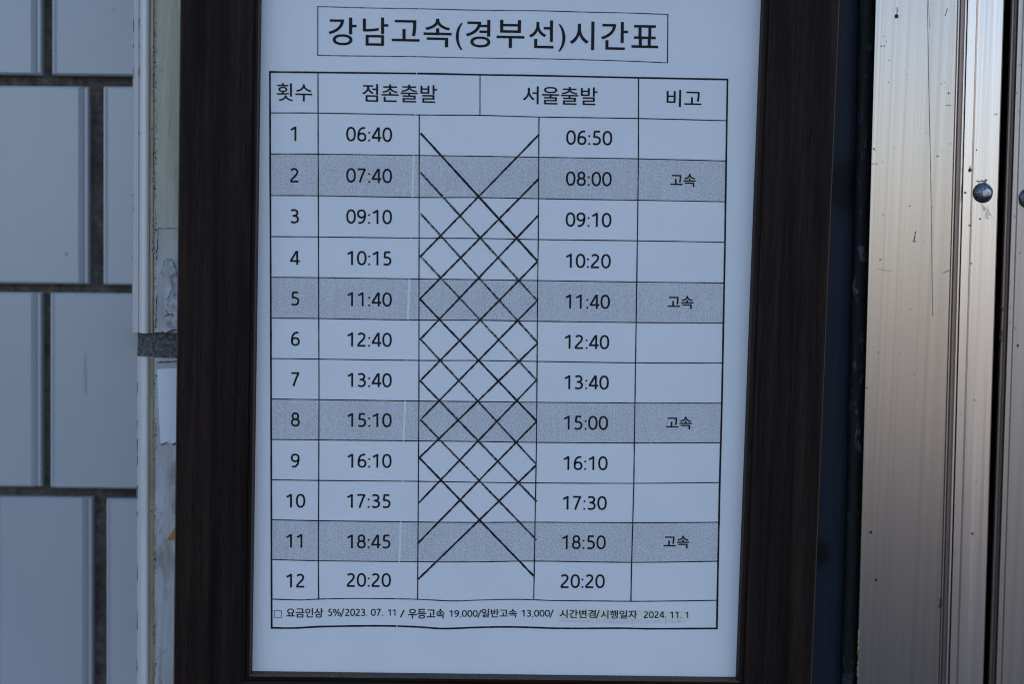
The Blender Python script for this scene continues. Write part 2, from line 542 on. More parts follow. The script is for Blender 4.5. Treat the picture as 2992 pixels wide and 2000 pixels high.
def mitre_ribbon(pts, w, jit=0.0):
    """centre line in pixels -> left and right rims"""
    n = len(pts); L, Rr = [], []
    closed = (pts[0] == pts[-1]) and n > 3
    for i in range(n):
        x, y = pts[i]
        def dirn(a, b):
            dx, dy = b[0] - a[0], b[1] - a[1]; l = math.hypot(dx, dy) or 1
            return dx / l, dy / l
        if closed and i in (0, n - 1):
            d0, d1 = dirn(pts[n - 2], pts[n - 1]), dirn(pts[0], pts[1])
        else:
            d0 = dirn(pts[i - 1], pts[i]) if i > 0 else dirn(pts[i], pts[i + 1])
            d1 = dirn(pts[i], pts[i + 1]) if i < n - 1 else d0
        nx, ny = -(d0[1] + d1[1]), d0[0] + d1[0]
        l = math.hypot(nx, ny) or 1
        nx, ny = nx / l, ny / l
        k = max(.45, nx * -d0[1] + ny * d0[0])
        h = (w / 2 + (random.uniform(-jit, jit) if jit else 0)) / k
        L.append((x + nx * h, y + ny * h)); Rr.append((x - nx * h, y - ny * h))
    return L, Rr

def ribbon(mb, pts, w, y, mi=0, jit=0.0, fx=None):
    L, Rr = mitre_ribbon(pts, w, jit)
    if fx: L = [fx(*p) for p in L]; Rr = [fx(*p) for p in Rr]
    n = len(pts)
    mb.add([at(u, v, y) for u, v in L] + [at(u, v, y) for u, v in Rr],
           [(i, n + i, n + i + 1, i + 1) for i in range(n - 1)], mi)

def wiggle(a, b, n=10, amp=2):
    return [(a[0] + (b[0] - a[0]) * i / n + (random.uniform(-amp, amp) if 0 < i < n else 0),
             a[1] + (b[1] - a[1]) * i / n + (random.uniform(-amp, amp) if 0 < i < n else 0)) for i in range(n + 1)]
ck = MB()
for a, b, w in (((462, 667), (524, 669), 1.6), ((462, 667), (458, 760), 2.0), ((470, 973), (520, 964), 2.6), ((459, 1060), (518, 1056), 2.6),
                ((471, 800), (480, 762), 1.6), ((484, 757), (500, 758), 1.5), ((500, 760), (513, 792), 2.0), ((468, 1301), (492, 1293), 2.0),
                ((505, 1302), (514, 1294), 2.4), ((486, 905), (494, 930), 1.6), ((482, 925), (505, 918), 1.8), ((459, 860), (455, 960), 2.0)):
    ribbon(ck, wiggle(a, b, 12, 1.4), w, PY - .0009, 0, .5)
for _ in range(24):                               # black grime along the outer rim of the edge tiles
    v = random.uniform(0, 1990)
    if 965 < v < 1050: continue
    u = (390 - 2.7 * v / 1000) if v < 970 else 401.5 - 1.0 * (v - 1000) / 1000
    L = random.uniform(5, 45)
    ribbon(ck, [(u, v), (u + random.uniform(-.5, .5), v + L * .5), (u, v + L)], random.uniform(.7, 2.0), PY - .0002, 0, .5)
    if v < 600:
        ribbon(ck, [(406.5, v), (406, v + L * .7)], random.uniform(.8, 1.6), PY - .0003, 0, .3)
ck.build('crack', crack_m, pil)
tp = MB(); poly_plate(tp, [(459, 1080), (470, 1079), (520, 1076), (519, 1298), (505, 1297), (469, 1297), (464, 1200)], PY - .0006, .0004)
tag(tp.build('tape_scrap', tape_m, origin=at(490, 1190, PY)), 'clean white tape scrap stuck on the plaster beside the frame, below the mortar joint', 'tape')
yk = MB(); poly_plate(yk, [(485, 1579), (492, 1572), (501, 1558), (510, 1543), (520, 1535), (520, 1581), (507, 1579), (498, 1581)], PY - .0008, .0005)
tag(yk.build('sticker_fragment', sticker_m, origin=at(505, 1565, PY)), 'torn mustard yellow sticker fragment peeking out by the frame on the worn plaster', 'sticker')

# ------------------------------------------------------------------ picture frame
X0, X1, Z0, Z1 = -.07942, .12722, -.18290, .1145      # opening
RWL, RWR = X0 - at(517, 1000, -.005).x, at(2412, 1000, -.005).x - X1
frame = thing('picture_frame', 'dark walnut wooden frame hung on the pillar around the timetable sheet', 'frame', (.024, PY - .0015, Z0 - .034))
def rail(side):
    mb = MB()
    w = {'l': RWL, 'r': RWR, 'b': .0325, 't': .0325}[side]
    prof = [(0, .0015), (0, -.0058), (.0004, -.0062), (.0013, -.0062), (.0016, -.0055), (.0021, -.0055), (.0024, -.0063), (.0034, -.0066)]
    for i in range(1, 9):
        t = i / 8
        prof.append((.0034 + (w - .0048) * t, -.0066 - .0022 * math.sin(math.pi * (.10 + .80 * t)) + .0022 * math.sin(math.pi * .1)))
    prof += [(w - .0006, -.0061), (w, -.0052), (w, PY - .0015)]
    ws = {'l': RWL, 'r': RWR, 'b': .0325, 't': .0325}
    def corner(s, d, c):
        # c: which corner; the mitre runs diagonally outwards in proportion to each rail's width
        k = s / w
        x = X0 - ws['l'] * k if 'l' in c else X1 + ws['r'] * k
        z = Z0 - ws['b'] * k if 'b' in c else Z1 + ws['t'] * k
        return Vector((x, d, z))
    ends = {'l': ('lb', 'lt'), 'r': ('rb', 'rt'), 'b': ('lb', 'rb'), 't': ('lt', 'rt')}[side]
    A = [corner(s, d, ends[0]) for s, d in prof]; B = [corner(s, d, ends[1]) for s, d in prof]
    n = len(prof)
    fs = [(i, i + 1, n + i + 1, n + i) for i in range(n - 1)]
    if side in 'lt': fs = [f[::-1] for f in fs]
    mb.add(A + B, fs)
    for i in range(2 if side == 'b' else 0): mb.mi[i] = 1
    if side == 'l': mb.mi[1] = 2  # left lip: its thin highlight line is painted on as brown
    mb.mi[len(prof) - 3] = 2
    o = mb.build('rail', [wood if side in 'lr' else wood_h, dust, worn_lit_edge], frame)
    for p in o.data.polygons[8:15]: p.use_smooth = True
for s in 'lrbt': rail(s)
bk = MB(); bk.box((X0 - .01, .0012, Z0 - .01), (X1 + .01, .0045, Z1 + .01))
bk.build('backing_board', mat('brown_hardboard', (.16, .11, .07), .8), frame)
db = MB()
random.seed(9)
cp = at(2138, 1972, -.003); cp.z = Z0 + .0001
cv_ = [cp + Vector((.0011 * math.cos(k * .785) * random.uniform(.5, 1.1), .0006 * math.sin(k * .785) * random.uniform(.6, 1.1), 0)) for k in range(8)]
db.add(cv_ + [cp + Vector((.0001, 0, .0007)), cp + Vector((-.0004, .0001, .0005))], [(k, (k + 1) % 8, 8 if k not in (3, 4) else 9) for k in range(8)] + [(3, 9, 8), (5, 8, 9)])
tag(db.build('crumb', grime, origin=cp), 'tiny dark crumb lying in the bottom right corner of the wooden frame ledge', 'crumb')

# ------------------------------------------------------------------ timetable sheet and its print
sh = MB(); sh.box((X0 - .001, .0, Z0 - .001), (X1 + .001, .0008, Z1 + .002))
sheet = sh.build('timetable_sheet', paper, origin=(.024, 0, Z0))
tag(sheet, 'white printed Korean bus timetable sheet with grey striped rows inside the wooden frame', 'timetable')

YS, YR, YV, YT, YD, YE = -.00006, -.00012, -.00016, -.00014, -.00020, -.00024
# printed grid, measured where each row rule meets the column rules
COLX = {'A': [(209.6, 788.7), (519, 789.7), (807, 791), (1415, 792.8), (1836, 793.7)],
        'B': [(211, 929), (700, 930.5), (1160, 932.2), (1640, 930.2), (1752, 931)],
        'C': [(335, 1225), (807, 1224.3), (1158, 1224), (1415, 1222.4), (1753, 1220.2)],
        'M': [(218, 1402.7), (336, 1402.3)],
        'D': [(341, 1574.8), (699, 1572.9), (820, 1571), (1260, 1568), (1292, 1567.6), (1753, 1559.5)],
        'E': [(227, 1865.8), (465, 1865.5), (705, 1862.3), (1176, 1855.3), (1413, 1852), (1643, 1845.7), (1758, 1843.4)],
        'F': [(231.9, 2125.7), (589, 2120), (707, 2118.4), (1177, 2109.4), (1411, 2103), (1641, 2098.3), (1756, 2096), (1838, 2094.6)]}
ROWS = [[209.6, 211.2, 214.4, 218, 220.5, 226.8, 231.9], [329.8, 330.1, 335.5, 336.7, 341.5, 346, 352.4],
        [449.7, 450.3, 454.2, 456.3, 459.5, 464, 470.4], [571.5, 572.2, 577, 577.4, 580.6, 585.2, 589.7],
        [691.6, 692.6, 696, 697, 700.2, 703.9, 708], [810.7, 811.7, 815.5, 817.6, 820.2, 824.5, 827.3],
        [930.3, 931.3, 935.8, 936.3, 939.4, 943, 944.7], [1048.3, 1050, 1054, 1054.3, 1056.8, 1061, 1061.7],
        [1166.8, 1168.6, 1172.8, 1174.5, 1176.4, 1178.5, 1179.1], [1285, 1286.6, 1289.5, 1291.3, 1293.8, 1295.5, 1294.6],
        [1403, 1405.2, 1407.8, 1410.5, 1412.4, 1413.5, 1411.3], [1520, 1522.9, 1526.7, 1527.9, 1527.2, 1529, 1527.4],
        [1636.4, 1640, 1643, 1643.3, 1641, 1644.7, 1641.5]]
def lerp_tab(tab, x):
    if x <= tab[0][0]: return tab[0][1]
    for (a, b), (c, d) in zip(tab, tab[1:]):
        if x <= c: return b + (d - b) * (x - a) / (c - a)
    return tab[-1][1]
def smooth(pts, sub=6):
    out = []
    n = len(pts)
    for i in range(n - 1):
        p0, p1, p2, p3 = pts[max(i - 1, 0)], pts[i], pts[i + 1], pts[min(i + 2, n - 1)]
        for k in range(sub):
            t = k / sub
            q = []
            for a, b, c_, d in zip(p0, p1, p2, p3):
                q.append(.5 * (2 * b + (c_ - a) * t + (2 * a - 5 * b + 4 * c_ - d) * t * t + (3 * b - a - 3 * c_ + d) * t ** 3))
            out.append(tuple(q))
    out.append(pts[-1])
    return out
row_lines = []
for r in ROWS:
    pts = [(lerp_tab(COLX[c], y), y) for c, y in zip('ABCMDEF', r)]
    row_lines.append(smooth(pts))
row_lines.append(smooth([(793.5, 1752.2), (877, 1754.7), (931, 1752.3), (1028, 1750.4), (1130, 1751), (1220, 1752.8), (1321, 1757.6), (1400, 1755.2), (1495, 1753), (1560, 1754.2), (1618, 1756.6), (1720, 1757.4), (1843, 1758.7), (1950, 1758), (2096, 1756)]))
row_lines.append(smooth([(792, 1836.4), (860, 1837), (937, 1832.8), (1075, 1830.6), (1160, 1831.3), (1230, 1834.3), (1296, 1838.6), (1400, 1834.9), (1485, 1833.7), (1560, 1835.4), (1618, 1837.4), (1700, 1838), (1809, 1837.4), (1911, 1839), (2096, 1838)]))
def streak_x(v): return 1224 - (v - 24) * (64 / 1807.0)     # faint white copier streak
def split_gap(pts, w=2.4):
    a, b = [], []
    for i, p in enumerate(pts):
        sx = streak_x(p[1])
        if p[0] < sx - w: a.append(p)
        elif p[0] > sx + w: b.append(p)
    def on(x):
        for p, q in zip(pts, pts[1:]):
            if p[0] <= x <= q[0]: return (x, p[1] + (q[1] - p[1]) * (x - p[0]) / (q[0] - p[0]))
    sx = streak_x(pts[0][1])
    a.append(on(sx - w)); b.insert(0, on(sx + w))
    return [a, b]
random.seed(2)
grid = MB()
for i, pts in enumerate(row_lines):
    w = 5.2 if i in (0, 14) else 2.9
    if i == 0: pts = [(pts[0][0] - 2, pts[0][1])] + pts[1:-1] + [(pts[-1][0] + 2, pts[-1][1])]
    for seg in split_gap(pts, 1.2):
        ribbon(grid, seg, w, YR, 0, .25)
def vcol(c, v0, v1, w):
    n = 40
    ribbon(grid, [(lerp_tab(COLX[c], v0 + (v1 - v0) * i / n), v0 + (v1 - v0) * i / n) for i in range(n + 1)], w, YV, 0, .25)
vcol('A', 209.6, 1838.5, 5.2); vcol('F', 231.9, 1840, 5.2)
vcol('B', 211.5, 1752, 3.2); vcol('C', 335.5, 1753, 3.0); vcol('M', 218, 337, 2.4)
vcol('D', 341.5, 1754, 3.0); vcol('E', 227, 1758.5, 3.2)
table = grid.build('printed_table', ink, sheet)

tb = MB()
for pts in (smooth([(928.4, 18.2), (1010, 20.5), (1110, 23), (1224, 24.7), (1400, 29), (1560, 30.5), (1707, 34.4), (1830, 37), (1951.4, 41.6)]),
            smooth([(928.4, 160.8), (1010, 162.6), (1110, 163.6), (1220, 165), (1400, 168.8), (1560, 170.8), (1707, 174), (1850, 178.6), (1950.5, 183)])):
    for seg in split_gap(pts, 1.2): ribbon(tb, seg, 2.3, YR, 0, .25)
ribbon(tb, [(928.4, 17.2), (928.6, 90), (928.4, 161.8)], 2.6, YV, 0)
ribbon(tb, [(1951.4, 40.6), (1951, 110), (1950.3, 184)], 2.8, YV, 0)
title = tb.build('title_box', ink, sheet)

def clip_row(line, x0, x1):
    out = []
    def yat(x):
        for p, q in zip(line, line[1:]):
            if p[0] <= x <= q[0] + 1e-6: return p[1] + (q[1] - p[1]) * (x - p[0]) / max(q[0] - p[0], 1e-6)
        return line[0][1] if x < line[0][0] else line[-1][1]
    n = 24
    return [(x0 + (x1 - x0) * i / n, yat(x0 + (x1 - x0) * i / n)) for i in range(n + 1)]
for r in (2, 5, 8, 11):
    mb = MB()
    t, b = row_lines[r], row_lines[r + 1]
    vm = (t[0][1] + b[0][1]) / 2
    sx0, sx1 = streak_x(t[0][1]), streak_x(b[0][1])
    for (xa, xb, xc, xd) in ((t[0][0], sx0 - 3, b[0][0], sx1 - 3), (sx0 + 3, t[-1][0], sx1 + 3, b[-1][0])):
        T, B = clip_row(t, xa, xb), clip_row(b, xc, xd)
        n = len(T)
        mb.add([at(u, v, YS) for u, v in T] + [at(u, v, YS) for u, v in B], [(i, n + i, n + i + 1, i + 1) for i in range(n - 1)])
    mb.build('shaded_row', shade, table)

# lines that cross between the two columns of times
DOWN = [((1229.4, 389.3), (1569.7, 762.4), 0, 5.0), ((1227.8, 502.5), (1568.4, 877.3), 1, 4.6), ((1229.4, 624.6), (1570.6, 1001.6), 1, 4.4),
        ((1226, 746.5), (1567.5, 1111), 1, 4.2), ((1226, 873.4), (1567.5, 1231), 0, 4.4), ((1226, 988.9), (1566.5, 1357), 2, 4.0),
        ((1226, 1111.6), (1568, 1467), 2, 4.6), ((1227.8, 1226.5), (1567.5, 1579), 2, 4.2), ((1224.6, 1338), (1559.5, 1684.8), 0, 4.4)]
UPL = [((1574.8, 393), (1230, 748)), ((1573.8, 523), (1227.8, 873)), ((1573.8, 628.5), (1231, 989)), ((1569.7, 765.6), (1231, 1110)),
       ((1569, 879.5), (1232, 1224)), ((1571.6, 1003), (1226, 1338)), ((1567.5, 1111.6), (1223.7, 1470.5)), ((1567.5, 1232.8), (1221.5, 1588.5)),
       ((1566.5, 1360.5), (1221.5, 1694.4))]
random.seed(4)
for (a, b, k, w) in DOWN:
    mb = MB(); ribbon(mb, wiggle(a, b, 60, .25), w + 1.0, YD, 0, .55); mb.build('crossing_line', (ink, worn, halfworn)[k], table)
for (a, b) in UPL:
    mb = MB(); ribbon(mb, wiggle(a, b, 60, .25), 5.0, YE, 0, .55); mb.build('crossing_line', ink, table)

# ---- figures: centre lines in units of the digit height, y up
def ell(cx, cy, rx, ry, a0=0, a1=360, n=28, p=2.25):
    out = []
    for i in range(n + 1):
        t = R(a0 + (a1 - a0) * i / n)
        c_, s_ = math.cos(t), math.sin(t)
        out.append((cx + rx * math.copysign(abs(c_) ** (2 / p), c_), cy + ry * math.copysign(abs(s_) ** (2 / p), s_)))
    if abs(a1 - a0) == 360: out[-1] = out[0]
    return out
SIX = [smooth([(.615, .925), (.52, .945), (.43, .935), (.31, .87), (.205, .73), (.155, .55), (.142, .38), (.142, .30)], 4) + ell(.39, .305, .248, .25, 180, 540, 30)[1:]]
DIG = {
 '0': [ell(.3775, .5, .272, .445, 90, 450, 40)],
 '1': [[(.12, .775), (.235, .825), (.34, .885), (.43, .955)], [(.44, 0), (.44, 1.0)]],
 '2': [smooth([(.135, .845), (.21, .905), (.33, .945), (.47, .915), (.555, .82), (.565, .70), (.51, .57), (.39, .43), (.24, .275), (.145, .16), (.115, .058)], 4), [(.075, .055), (.645, .055)]],
 '3': [smooth([(.13, .885), (.24, .935), (.36, .945), (.49, .90), (.555, .80), (.545, .67), (.46, .575), (.33, .535), (.22, .532)], 4),
       smooth([(.22, .532), (.36, .525), (.50, .475), (.595, .375), (.595, .23), (.52, .115), (.38, .06), (.24, .06), (.11, .115)], 4)],
 '4': [[(.505, .985), (.39, .80), (.23, .53), (.085, .285)], [(.035, .268), (.72, .268)], [(.535, 0), (.535, 1.0)]],
 '5': [[(.195, .945), (.60, .945)], [(.235, .945), (.215, .75), (.195, .535)], smooth([(.195, .545), (.30, .565), (.42, .56), (.54, .50), (.605, .39), (.605, .26), (.54, .135), (.41, .065), (.26, .058), (.13, .105)], 4)],
 '6': SIX,
 '7': [[(.085, .945), (.655, .945)], smooth([(.615, .945), (.50, .71), (.375, .40), (.285, .15), (.245, 0)], 4)],
 '8': [ell(.3775, .735, .205, .215, 270, 630, 30), ell(.3775, .29, .25, .235, 90, 450, 30)],
 '9': [[(.755 - x, 1 - y) for x, y in s] for s in SIX],
 '/': [[(.0, -.15), (.42, 1.05)]], '(': [ell(.62, .42, .47, .70, 130, 230, 12)],
}
ADV = {':': .30, '.': .31, ',': .31, '/': .55, ' ': .40, '%': 1.17}
def dot(mb, cx, cy, r, y, fx):
    pts = [fx(cx + r * math.cos(k * math.pi / 6), cy + r * math.sin(k * math.pi / 6)) for k in range(12)]
    mb.add([at(u, v, y) for u, v in pts], [tuple(range(12))])
def figures(mb, s, fx, sw=.136, y=YT):
    """fx maps (x in digit heights, y up) to photo pixels"""
    x = 0.0
    for ch in s:
        o = x
        f = lambda a, b, o=o: fx(a + o, b)
        if ch in DIG:
            for k, stroke in enumerate(DIG[ch]):
                ribbon(mb, stroke, sw, y - .000004 * k, 0, 0, f)
        elif ch == ':':
            dot(mb, .15, .07, .072, y, f); dot(mb, .15, .62, .072, y, f)
        elif ch == '.': dot(mb, .15, .07, .075, y, f)
        elif ch == ',':
            ribbon(mb, [(.19, .12), (.16, .0), (.09, -.15)], .10, y, 0, 0, f)
        elif ch == '%':
            ribbon(mb, ell(.25, .73, .17, .22, 90, 450, 20), sw * .85, y, 0, 0, f)
            ribbon(mb, ell(.92, .27, .17, .22, 90, 450, 20), sw * .85, y, 0, 0, f)
            ribbon(mb, [(.28, -.02), (.89, 1.02)], sw * .85, y - .000004, 0, 0, f)
        x += ADV.get(ch, .755)
    return x
def width(s): return sum(ADV.get(c_, .755) for c_ in s)
def slope_at(v): return .0192 - (v - 220) * (.0172 / 1600)
def lean_at(u): return .003 - (u - 790) * (.022 / 1330)
def number(s, cu, cv, h, name, hw=None, sw=.136):
    mb = MB()
    W_ = width(s); hw = hw or h
    sl, ln = slope_at(cv), lean_at(cu)
    def fx(a, b):
        du, dv = (a - W_ / 2) * hw, -(b - .5) * h
        return (cu + du + ln * dv, cv + dv + sl * du)
    figures(mb, s, fx, sw)
    return mb.build(name, ink, table)
NV = [390.5, 512, 632, 753.6, 873, 990.6, 1109, 1227, 1347, 1464.6, 1582, 1698.2]
LV = [392.4, 513.3, 633.5, 754.8, 875.3, 993.2, 1111.5, 1228.6, 1347.6, 1465.5, 1583.8, 1696.5]
RV = [402.5, 522.6, 642.4, 762.9, 881.9, 999.9, 1118.2, 1236.5, 1354.5, 1471, 1586, 1699.9]
RU = [1721.6, 1720.5, 1719.7, 1718, 1716, 1714, 1713, 1711, 1710, 1707.5, 1705, 1702]
LT = '06:40 07:40 09:10 10:15 11:40 12:40 13:40 15:10 16:10 17:35 18:45 20:20'.split()
RT = '06:50 08:00 09:10 10:20 11:40 12:40 13:40 15:00 16:10 17:30 18:50 20:20'.split()
for i in range(12):
    h = 41.6 - 1.9 * i / 11
    hw = 41.4 - 1.4 * i / 11
    number(str(i + 1), 860.5 + (2.5 * min(i, 6) / 6), NV[i], h, 'row_number', hw)
    number(LT[i], 1078.6 - (1.4 if i > 8 else 0), LV[i], h, 'departure_time', hw)
    number(RT[i], RU[i], RV[i], h, 'departure_time', hw)

# ---- Korean lettering, set in the built-in typeface and fitted to its printed box
def glyphs(s, off=.008):
    cu = bpy.data.curves.new('lettering', 'FONT')
    cu.body = s
    cu.resolution_u = 6
    cu.offset = off
    ob = bpy.data.objects.new('lettering', cu)
    COL.objects.link(ob)
    me = bpy.data.meshes.new_from_object(ob.evaluated_get(bpy.context.evaluated_depsgraph_get()))
    vs_ = [(v.co.x, v.co.y) for v in me.vertices]; fs_ = [tuple(p.vertices) for p in me.polygons]
    bpy.data.objects.remove(ob); bpy.data.curves.remove(cu); bpy.data.meshes.remove(me)
    return vs_, fs_
def letters(mb, s, u0, v0, u1, v1, sl=None, off=None):
    if off is None: off = .007 if v1 - v0 > 45 else .016
    vs_, fs_ = glyphs(s, off)
    xs = [p[0] for p in vs_]; ys = [p[1] for p in vs_]
    xa, xb, ya, yb = min(xs), max(xs), min(ys), max(ys)
    cu, cv = (u0 + u1) / 2, (v0 + v1) / 2
    sl = slope_at(cv) if sl is None else sl
    ln = lean_at(cu)
    hgt = (v1 - v0) - abs(sl) * (u1 - u0) * (.6 if len(s) > 1 else .3)
    out = []
    for x, y in vs_:
        du = ((x - xa) / (xb - xa) - .5) * (u1 - u0); dv = -((y - ya) / (yb - ya) - .5) * hgt
        out.append(at(cu + du + ln * dv, cv + dv + sl * du, YT))
    mb.add(out, fs_)
TITLE = [('강', 959.8, 50, 1042, 131.9), ('남', 1060.2, 50, 1134.6, 133.3), ('고', 1145, 57.5, 1225.8, 120.7), ('속', 1237.9, 53.9, 1319.8, 137.5),
         ('(', 1331.6, 66.5, 1352, 145.3), ('경', 1361, 56.3, 1433, 138.1), ('부', 1451, 57.3, 1532.3, 139.8), ('선', 1546, 58, 1617.6, 140.5),
         (')', 1631.2, 69.9, 1652.3, 150), ('시', 1665, 61.4, 1736.6, 145.6), ('간', 1756.3, 63, 1834.8, 145), ('표', 1845.7, 72.3, 1923.4, 139.8)]
tt = MB()
for ch, a, b, c_, d in TITLE: letters(tt, ch, a, b, c_, d)
tt.build('title_lettering', ink, title)
for s, a, b, c_, d in (('횟수', 808.5, 242.4, 912.4, 296.3), ('점촌출발', 1058.8, 245, 1277.7, 299.7), ('서울출발', 1527.9, 251.7, 1746, 307), ('비고', 1947.7, 261.5, 2049.8, 313.2)):
    mb = MB(); letters(mb, s, a, b, c_, d); mb.build('column_heading', ink, table)
for a, b, c_, d in ((1958.9, 507.7, 2033.2, 546.6), (1951, 864.3, 2025.9, 903.2), (1946.8, 1218, 2021.1, 1255.7), (1938.8, 1566, 2013.8, 1603.3)):
    mb = MB(); letters(mb, '고속', a, b, c_, d); mb.build('remark', ink, table)
fn = MB()
ribbon(fn, [(801.6, 1785), (823, 1786.5), (822.5, 1807), (801.6, 1806), (801.6, 1785)], 1.3, YT)
for s, a, b, c_, d in (('요금인상', 836.6, 1778.3, 944.5, 1806.7), ('우등고속', 1192.7, 1780, 1299.3, 1810), ('일반고속', 1406.8, 1780.8, 1510.8, 1806.5),
                       ('시간변경', 1635.3, 1782.9, 1741, 1808), ('시행일자', 1755, 1785, 1862, 1810)):
    letters(fn, s, a, b, c_, d, .004)
def small(s, u0, u1, v0, v1):
    W_ = width(s)
    figures(fn, s, lambda a, b: (u0 + a / W_ * (u1 - u0), v1 - b * (v1 - v0)), .15)
small('5%/2023.', 957, 1075, 1781, 1801.5)
small('07.', 1083, 1121, 1781, 1801)
small('11', 1132, 1160, 1782, 1801)
small('/', 1170, 1184, 1785, 1803)
small('19,000/', 1311, 1408, 1785, 1804)
small('13,000/', 1522, 1619, 1784, 1803.5)
small('/', 1742, 1754, 1786, 1806)
small('2024.', 1880, 1948, 1788.5, 1807.5)
small('11.', 1956, 1993, 1789, 1808)
small('1', 2001, 2015, 1790, 1808)
foot = fn.build('footnote', ink, sheet)
def m_highlight():
    m = mat('pale_highlighter', (.7, .74, .6), .6, 0, .3); n = NT(m)
    f = n.noise((900, 900, 900), 3, .7)
    n.color(n.mix(n.ramp(f, [(.35, .0), (.6, 1.0)]), (.70, .72, .55), (.78, .785, .70)))
    return m
def m_smudge():
    m = mat('toner_smudge', (.6, .6, .6), .6, 0, .3); n = NT(m)
    f = n.noise((2200, 2200, 500), 3, .7)
    n.color(n.ramp(f, [(.35, (.58, .59, .56)), (.6, (.79, .78, .78))]))
    return m
hl = MB()
random.seed(6)
T_, B_ = [], []
for k in range(33):
    u = 1630 + k * 11.9
    T_.append((u, 1783 + 2.5 * math.sin(k * .5) + random.uniform(-1, 1) + k * .12))
    B_.append((u, 1811 + 1.5 * math.sin(k * .7 + 1) + random.uniform(-1, 1) + k * .05))
hl.add([at(u, v, YS) for u, v in T_ + B_], [(k, 33 + k, 34 + k, k + 1) for k in range(32)])
hl.build('highlighter_mark', m_highlight(), foot)
sm = MB()
sm.add([at(1631, 1813, YS), at(2012, 1813.5, YS), at(1998, 1823, YS), at(1800, 1824, YS), at(1631, 1819, YS)], [(0, 4, 3, 2, 1)])
sm.build('toner_smudge', m_smudge(), foot)

# ------------------------------------------------------------------ right of the frame
bl = MB()
BY = .024
sweep(bl, [(2425, 2345, BY + .04), (2425, 2345, BY), (2512, 2460, BY), (2516, 2464, BY + .03)], ZL, ZH)
tag(bl.build('blue_panel', blue_m, origin=vline(2470, 2410, BY, ZL)), 'narrow dark navy strip of panel recessed between the wooden frame and the rubber seal', 'panel')
gk = MB()
random.seed(8)
nz = 160
zl, zh = ZL, ZH
prof = [(2509, 2456, .05), (2510, 2457, .022), (2514, 2461, .0185), (2530, 2478, .0175), (2552, 2498, .0180), (2562, 2508, .022), (2562, 2508, .05)]
vsx = []
for i in range(nz * 4 + 1):
    z = zl + (zh - zl) * i / (nz * 4)
    j = .00018 * math.sin(z * 41) + .00012 * math.sin(z * 123 + 1) + random.uniform(-.00006, .00006)
    for k, (a, b, d) in enumerate(prof):
        p = vline(a, b, d, z)
        if k < 3: p.x += j
        vsx.append(p)
n = len(prof)
gk.add(vsx, [(i*n+k, i*n+k+1, (i+1)*n+k+1, (i+1)*n+k) for i in range(nz * 4) for k in range(n - 1)])
tag(gk.build('rubber_seal', gasket_m, origin=vline(2535, 2480, .02, ZL), smooth=True), 'black scuffed rubber seal along the left edge of the broad aluminium profile', 'seal')

AY = .012
doorf = thing('aluminium_door_frame', 'broad brushed aluminium profile with grooves and a round rivet, right of the rubber seal', 'door frame', vline(2740, 2680, AY, ZL))
fp = MB()
sweep(fp, [(2557, 2502.8, .06), (2557, 2502.8, AY + .0008), (2559.5, 2505, AY), (2640, 2584, AY - .0001), (2720, 2662, AY - .0001), (2797, 2741, AY),
           (2801, 2745, AY - .0006), (2804, 2748, AY - .0006), (2807, 2751, AY + .001)], ZL, ZH)
fp.build('face_plate', alu, doorf)
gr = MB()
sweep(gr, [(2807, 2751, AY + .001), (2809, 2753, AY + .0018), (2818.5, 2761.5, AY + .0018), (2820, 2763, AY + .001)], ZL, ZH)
sweep(gr, [(2826.5, 2770, AY + .0005), (2828, 2772, AY + .0016), (2833, 2781, AY + .0016), (2835, 2783.5, AY + .0)], ZL, ZH)  # shadow beside the fin, drawn as a dark channel
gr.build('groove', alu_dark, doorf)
fin = MB()
sweep(fin, [(2820, 2763, AY + .001), (2820.5, 2763.5, AY - .0009), (2823, 2766.5, AY - .0012), (2826, 2769.5, AY - .0009), (2826.5, 2770, AY + .0005)], ZL, ZH)
fin.build('fin', alu2, doorf)
sf = MB()
SY = AY - .001
sweep(sf, [(2835, 2783.5, AY), (2836, 2784.5, SY), (2853.5, 2794, SY - .0004), (2855, 2795.5, SY + .0007), (2858, 2798, SY + .0007), (2859.5, 2799.5, SY - .0005),
           (2880, 2825, SY - .0008), (2904.5, 2854, SY - .0005), (2906, 2855.5, SY + .0007), (2909.5, 2858.5, SY + .0007), (2911, 2860, SY - .0004),
           (2931.5, 2870.5, SY), (2934.5, 2873, SY + .001), (2934.5, 2873, SY + .03)], ZL, ZH)
sf.build('stepped_flange', alu2, doorf)

leaf = thing('aluminium_door_leaf', 'grey aluminium profile at the far right beyond the black gap', 'door', vline(3060, 2990, AY, ZL))
bg_ = MB(); sweep(bg_, [(2925, 2865, .058), (2990, 2920, .058)], ZL, ZH)
bg_.build('gap_shade_strip', black_m, leaf)  # black strip put in for the darkness inside the open gap
lp = MB()
LY = .016
sweep(lp, [(2952, 2885.5, .06), (2952, 2885.5, LY + .002), (2955, 2888.5, LY), (2959, 2892, LY + .0015), (2962, 2895, LY + .0015), (2964.5, 2897.5, LY + .0005)], ZL, ZH)
sweep(lp, [(2974, 2908, LY + .004), (2974.5, 2908.5, LY - .001), (2977, 2911, LY - .002), (2989, 2924, LY - .002), (2990, 2925, LY - .0014), (2992, 2927, LY - .0014),
           (2993, 2928, LY - .002), (3060, 2995, LY - .002), (3700, 3635, LY - .002), (3700, 3635, .06)], ZL, ZH)
lp.build('face_plate', m_alu('dull_aluminium', (.40, .345, .31), (.48, .415, .375), .34), leaf)
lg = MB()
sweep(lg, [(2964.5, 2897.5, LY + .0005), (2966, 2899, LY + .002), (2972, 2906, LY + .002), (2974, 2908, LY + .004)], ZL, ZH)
lg.build('groove', alu_dark, leaf)

